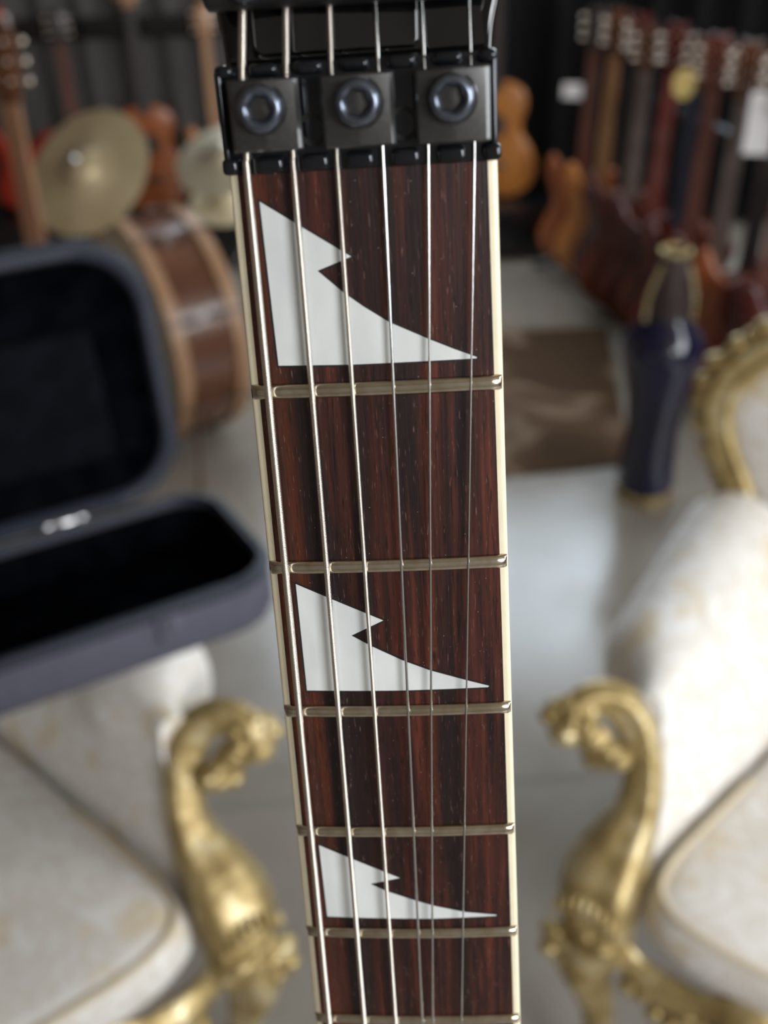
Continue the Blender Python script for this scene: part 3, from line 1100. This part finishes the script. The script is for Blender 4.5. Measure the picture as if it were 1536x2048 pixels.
def shop_guitar(pos, rz, label, body='mahogany', neck='neck_rose', head=None, kind='strat', scale=1.0, group=None, lean=-6, name='electric_guitar', neck_len=.50):
    o = empty(name, pos, 0, label, 'guitar', group)
    o.rotation_euler = (radians(lean), 0, rz)
    o.scale = (scale,) * 3
    outl = spline((STRAT if kind == 'strat' else HOUR) + [(0, 0)], 3)[:-1]
    th_ = .045 if kind == 'strat' else .095
    rot = Matrix.Rotation(radians(90), 4, 'X')
    mb_ = MB().prism(outl, -th_ / 2, th_ / 2, .009, 3, mat=rot)
    mb_.build('body', body, o, 40)
    ytop = -th_ / 2
    nb = .33 if kind == 'strat' else .455
    nt = nb + neck_len
    mb_ = MB()
    rows = []
    for z_, hw_ in ((nb - .05, .029), (nb + .1, .027), (nt, .0215)):
        rows.append([Vector((hw_ * cos(pi * j / 8), ytop + .003 + .020 * sin(pi * j / 8), z_)) for j in range(9)])
    mb_.grid(rows)
    mb_.build('neck', neck, o, 40)
    mb_ = MB()
    rows = []
    for z_, hw_ in ((nb - .03, .0285), (nt, .0215)):
        rows.append([Vector((x, y, z_)) for x, y in ((-hw_, ytop + .003), (-hw_, ytop - .004), (hw_, ytop - .004), (hw_, ytop + .003))])
    mb_.grid(rows)
    mb_.build('fretboard', neck, o, 30)
    hd = [(-.022, nt), (-.034, nt + .035), (-.040, nt + .12), (-.028, nt + .165), (0, nt + .155), (.028, nt + .165), (.040, nt + .12), (.034, nt + .035), (.022, nt)]
    h_ = MB().prism(hd, -ytop - .010, -ytop + .004, .002, 2, mat=rot).build('headstock', head or neck, o, 30)
    for j in range(6):
        s_ = -1 if j % 2 else 1
        z_ = nt + .045 + .037 * (j // 2)
        mb_ = MB().tube([(s_ * .030, ytop + .004, z_), (s_ * .052, ytop + .006, z_)], .003, 8)
        mb_.blob((s_ * .056, ytop + .006, z_), (.0085, .006, .0075), 10)
        mb_.blob((s_ * .024, ytop - .008, z_), (.0045, .008, .0045), 10)
        mb_.build('tuning_peg', 'tuner', h_, 60)
    if kind == 'strat':
        MB().box((0, ytop - .003, .10), (.075, .012, .03), .003).build('bridge', 'chrome', o, 30)
        for z_ in (.17, .235, .29):
            MB().box((0, ytop - .002, z_), (.075, .01, .018), .003).build('pickup', 'black_finish', o, 30)
    else:
        MB().box((0, ytop - .004, .13), (.12, .012, .02), .003).build('bridge', 'neck_dark', o, 30)
        MB().lathe([(.0, .0), (.045, .0), (.05, .003), (.0, .003)], 32, Matrix.Translation((0, ytop - .0, .29)) @ rot).build('soundhole_ring', 'neck_dark', o, 30)
    return o


# right-hand row in its floor rack
g0, g1 = Vector((0.90, 4.30, 0)), Vector((1.155, 3.02, 0))
g2 = g0.lerp(g1, 1.27)
specs = [('orange_brown', 'neck_rose', 'neck_dark', 'strat', 'orange-brown guitar farthest back in the right-hand row'),
         ('amber', 'neck_maple', 'walnut', 'strat', 'amber guitar with a light brown neck, second from the far end of the row'),
         ('oxblood', 'neck_dark', 'oxblood', 'strat', 'dark red guitar with a near-black neck, just in front of the amber guitar'),
         ('mahogany', 'neck_grey', 'walnut', 'hour', 'round-bodied brown guitar with greyish neck, fourth from the far end'),
         ('oxblood', 'neck_red', 'oxblood', 'strat', 'dark red guitar with a reddish neck, behind the one wearing the gold tag'),
         ('mahogany', 'neck_navy', 'walnut', 'hour', 'brown guitar with navy neck and gold paper tag, middle of the right-hand row'),
         ('oxblood', 'neck_rose', 'mahogany', 'strat', 'dark red guitar with brown neck, right in front of the gold-tagged one'),
         ('mahogany', 'neck_grey', 'walnut', 'strat', 'brown guitar with a grey neck, just behind the white-tagged one'),
         ('orange_brown', 'neck_dark', 'mahogany', 'strat', 'brown guitar with a black neck, wearing the large white price tag')]
NG = len(specs)
specs += [('mahogany', 'neck_rose', 'mahogany', 'hour', 'brown round-bodied guitar at the right picture edge'),
          ('oxblood', 'neck_dark', 'oxblood', 'strat', 'dark guitar at the right picture edge, nearest of the row, above the gilded chair back')]
for i, (bd, nk, hd, kd, lb) in enumerate(specs):
    t = i / (NG - 1)
    p = g0.lerp(g1, t)
    off = Vector((0.012 * ((i * 7) % 3 - 1), 0, .062))
    nm = 'acoustic_guitar' if kd == 'hour' else 'electric_guitar'
    shop_guitar(p + off, radians(-20 - 4 * (i % 3)), lb, bd, nk, hd, kd, (1.03 + .04 * t) * (1.0 if kd == 'strat' else .92), 'guitars in the right-hand floor rack', name=nm,
                neck_len=.50 if kd == 'strat' else .44)
# the rack that carries them
rk = empty('guitar_rack', (0, 0, 0), 0, 'long low black guitar rack under the right-hand row of guitars', 'rack')
dr = (g1 - g0).normalized()
pr = Vector((dr.y, -dr.x, 0))
if pr.x > 0:
    pr = -pr
for off, z_, nm in ((.07, .045, 'base_rail'), (-.09, .045, 'base_rail')):
    a, b = g0 - dr * .12 + pr * off, g2 + dr * .12 + pr * off
    MB().tube([(a.x, a.y, z_), (b.x, b.y, z_)], .011, 12).build(nm, 'black_finish', rk)
a, b = g0 - dr * .12, g2 + dr * .34
MB().tube([(a.x + .085, a.y + .08, .80), (b.x + .105, b.y + .08, .80)], .020, 12).build('neck_rail', 'black_finish', rk)
for p0, p1 in (((a.x + .085, a.y + .08), a), ((b.x + .105, b.y + .08), b)):
    MB().tube([(p0[0], p0[1], .014), (p0[0], p0[1], .80)], .012, 12).build('upright', 'black_finish', rk)
for q in range(2):
    e = (g0 - dr * .13, g2 + dr * .13)[q]
    mb = MB().tube([(e + pr * .16).to_tuple()[:2] + (.014,), (e - pr * .18).to_tuple()[:2] + (.014,)], .013, 12)
    mb.build('foot', 'black_finish', rk)
# price tags
def price_tag(px, py, y, wd, ht, label, mat='tag', oval=False):
    p = Yp(px, py, y)
    o = tag(None or MB().box((0, 0, 0), (wd, .0012, ht), 0).build('price_tag', mat, None, 0) if not oval else
            MB().lathe([(0, -.0007), (.5, -.0007), (.5, .0007), (0, .0007)], 28, Matrix.Rotation(radians(90), 4, 'X') @ Matrix.Diagonal((wd, ht, 1, 1))).build('price_tag', mat, None, 30),
            label, 'price tag')
    o.location = p
    o.rotation_euler = (radians(-6), 0, radians(-20))
    return o


price_tag(1522, 248, 3.02, .08, .17, 'large white paper price tag hanging at the far right guitar neck')
price_tag(1145, 182, 4.12, .075, .055, 'small white paper tag on the farthest guitar of the right-hand row')
price_tag(1368, 168, 3.40, .07, .095, 'round gold paper tag hanging in the middle of the right-hand row', 'tag_gold', True)
# left-hand guitars along the back
GL = [(72, 425, .15, 'cherry_red', 'neck_rose', 'cherry_red', 'strat', 'bright red electric guitar at the far left of the back row'),
      (182, 425, .15, 'cherry_red', 'neck_rose', 'neck_dark', 'strat', 'red-brown electric guitar behind the large bronze cymbal'),
      (322, 440, .10, 'orange_brown', 'neck_dark', 'neck_maple', 'hour', 'orange-brown acoustic guitar standing between the two cymbals'),
      (452, 425, .12, 'amber', 'neck_maple', 'neck_maple', 'strat', 'guitar with a long pale maple neck, beside the headstock of the front guitar'),
      (985, 395, .18, 'amber', 'neck_dark', 'black_finish', 'hour', 'amber acoustic guitar peeking out right of the front guitar, by the black curtain')]
for px, py, z_, bd, nk, hd, kd, lb in GL:
    p = Zp(px, py, z_)
    p.y = min(p.y, 4.72)
    p = Yp(px, py, 4.72 if GL.index((px, py, z_, bd, nk, hd, kd, lb)) % 2 == 0 else 4.60)
    p.z = .248
    big = px > 600
    shop_guitar(p, radians(8 if px < 600 else -10), lb, bd, nk, hd, kd, 1.06 if big else (.86 if kd == 'strat' else .95), 'guitars standing along the back wall', name='acoustic_guitar' if kd == 'hour' else 'electric_guitar',
                neck_len=.50 if kd == 'strat' else .42)
# wall shelf that carries them and rail behind the necks
mb = MB().box((-.75, 4.66, .12), (3.1, .30, .24), .005)
sh = tag(mb.build('display_plinth', 'black_finish', None, 30), 'low black plinth under the left-hand guitars at the back', 'plinth')
rl = empty('neck_rail', (0, 0, 0), 0, 'dark padded rail behind the guitar necks at the back left', 'rail')
MB().box((-1.35, 4.845, .995), (3.1, .05, .085), .012, 3).build('padded_bar', 'black_finish', rl, 40)
for x in (-2.7, -1.35, 0.1):
    MB().tube([(x, 4.86, .015), (x, 4.86, .99)], .014, 12).build('upright', 'black_finish', rl)
# bass guitar at the left edge
pb = Zp(128, 700, .05)
pb = Yp(112, 690, 2.62)
bass = shop_guitar(Vector((pb.x, pb.y, .06)), radians(-25), 'tall bass guitar with a brown neck at the left edge, before the large cymbal', 'walnut', 'neck_brown', 'walnut', 'strat', 1.2, lean=-3,
                   name='bass_guitar', neck_len=.56)

# ------------------------------------------------------------------ added brown sheet, darkens the floor before the guitar row
k = Nt('added_brown_floor_sheet')
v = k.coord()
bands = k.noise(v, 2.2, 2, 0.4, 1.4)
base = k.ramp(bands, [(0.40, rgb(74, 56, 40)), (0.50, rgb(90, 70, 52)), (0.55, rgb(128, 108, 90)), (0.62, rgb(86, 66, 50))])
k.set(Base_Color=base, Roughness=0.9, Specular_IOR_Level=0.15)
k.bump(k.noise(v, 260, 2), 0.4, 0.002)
M['added_floor_sheet'] = k.m
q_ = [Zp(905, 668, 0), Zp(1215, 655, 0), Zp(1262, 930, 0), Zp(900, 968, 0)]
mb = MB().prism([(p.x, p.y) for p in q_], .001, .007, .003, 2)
tag(mb.build('added_floor_sheet', 'added_floor_sheet', None, 30), 'added thin brown sheet with paler curved bands, darkening the floor before the guitar row', 'added_floor_sheet')

# ------------------------------------------------------------------ tall blue vase
k = Nt('cobalt_glaze')
k.set(Base_Color=k.ramp(k.noise(k.coord(), 5, 3), [(0.3, rgb(10, 11, 36)), (0.7, rgb(17, 19, 60))]), Roughness=0.12, Coat_Weight=0.6)
M['cobalt'] = k.m
M['bronze_dark'] = plain('dark_gilt_band', rgb(70, 60, 60), .3, .4)
vb = Zp(1286, 985, 0)
vase = empty('floor_vase', vb, 0, 'tall cobalt blue floor vase with gilt bands, standing in front of the row of guitars', 'vase')
mb = MB().lathe([(.078, .03), (.086, .05), (.080, .12), (.074, .22), (.080, .32), (.096, .40), (.112, .46), (.114, .49), (.094, .525), (.070, .55), (.056, .57), (.050, .57), (.060, .545), (.086, .50), (.092, .45)], 48)
mb.build('vessel', 'cobalt', vase, 50)
MB().lathe([(.056, .565), (.058, .60), (.046, .66), (.034, .74), (.028, .74), (.044, .60)], 40, hollow=True).build('neck', 'bronze_dark', vase, 50)
MB().lathe([(.0, 0), (.082, 0), (.086, .012), (.080, .03), (.0, .03)], 48).build('gilt_foot', 'gold', vase, 40)
MB().lathe([(.034, .735), (.040, .738), (.041, .748), (.034, .752), (.030, .745)], 48, hollow=True).build('gilt_rim', 'gold', vase, 40)
for s_ in (-1, 1):
    mb = MB()
    for j in range(11):
        t = j / 10
        mb.blob((s_ * (.036 + .012 * sin(pi * t) + .026 * (1 - t)), -.016, .545 + .16 * t), (.007, .008, .006), 10)
    mb.build('beaded_handle', 'gold', vase, 60)
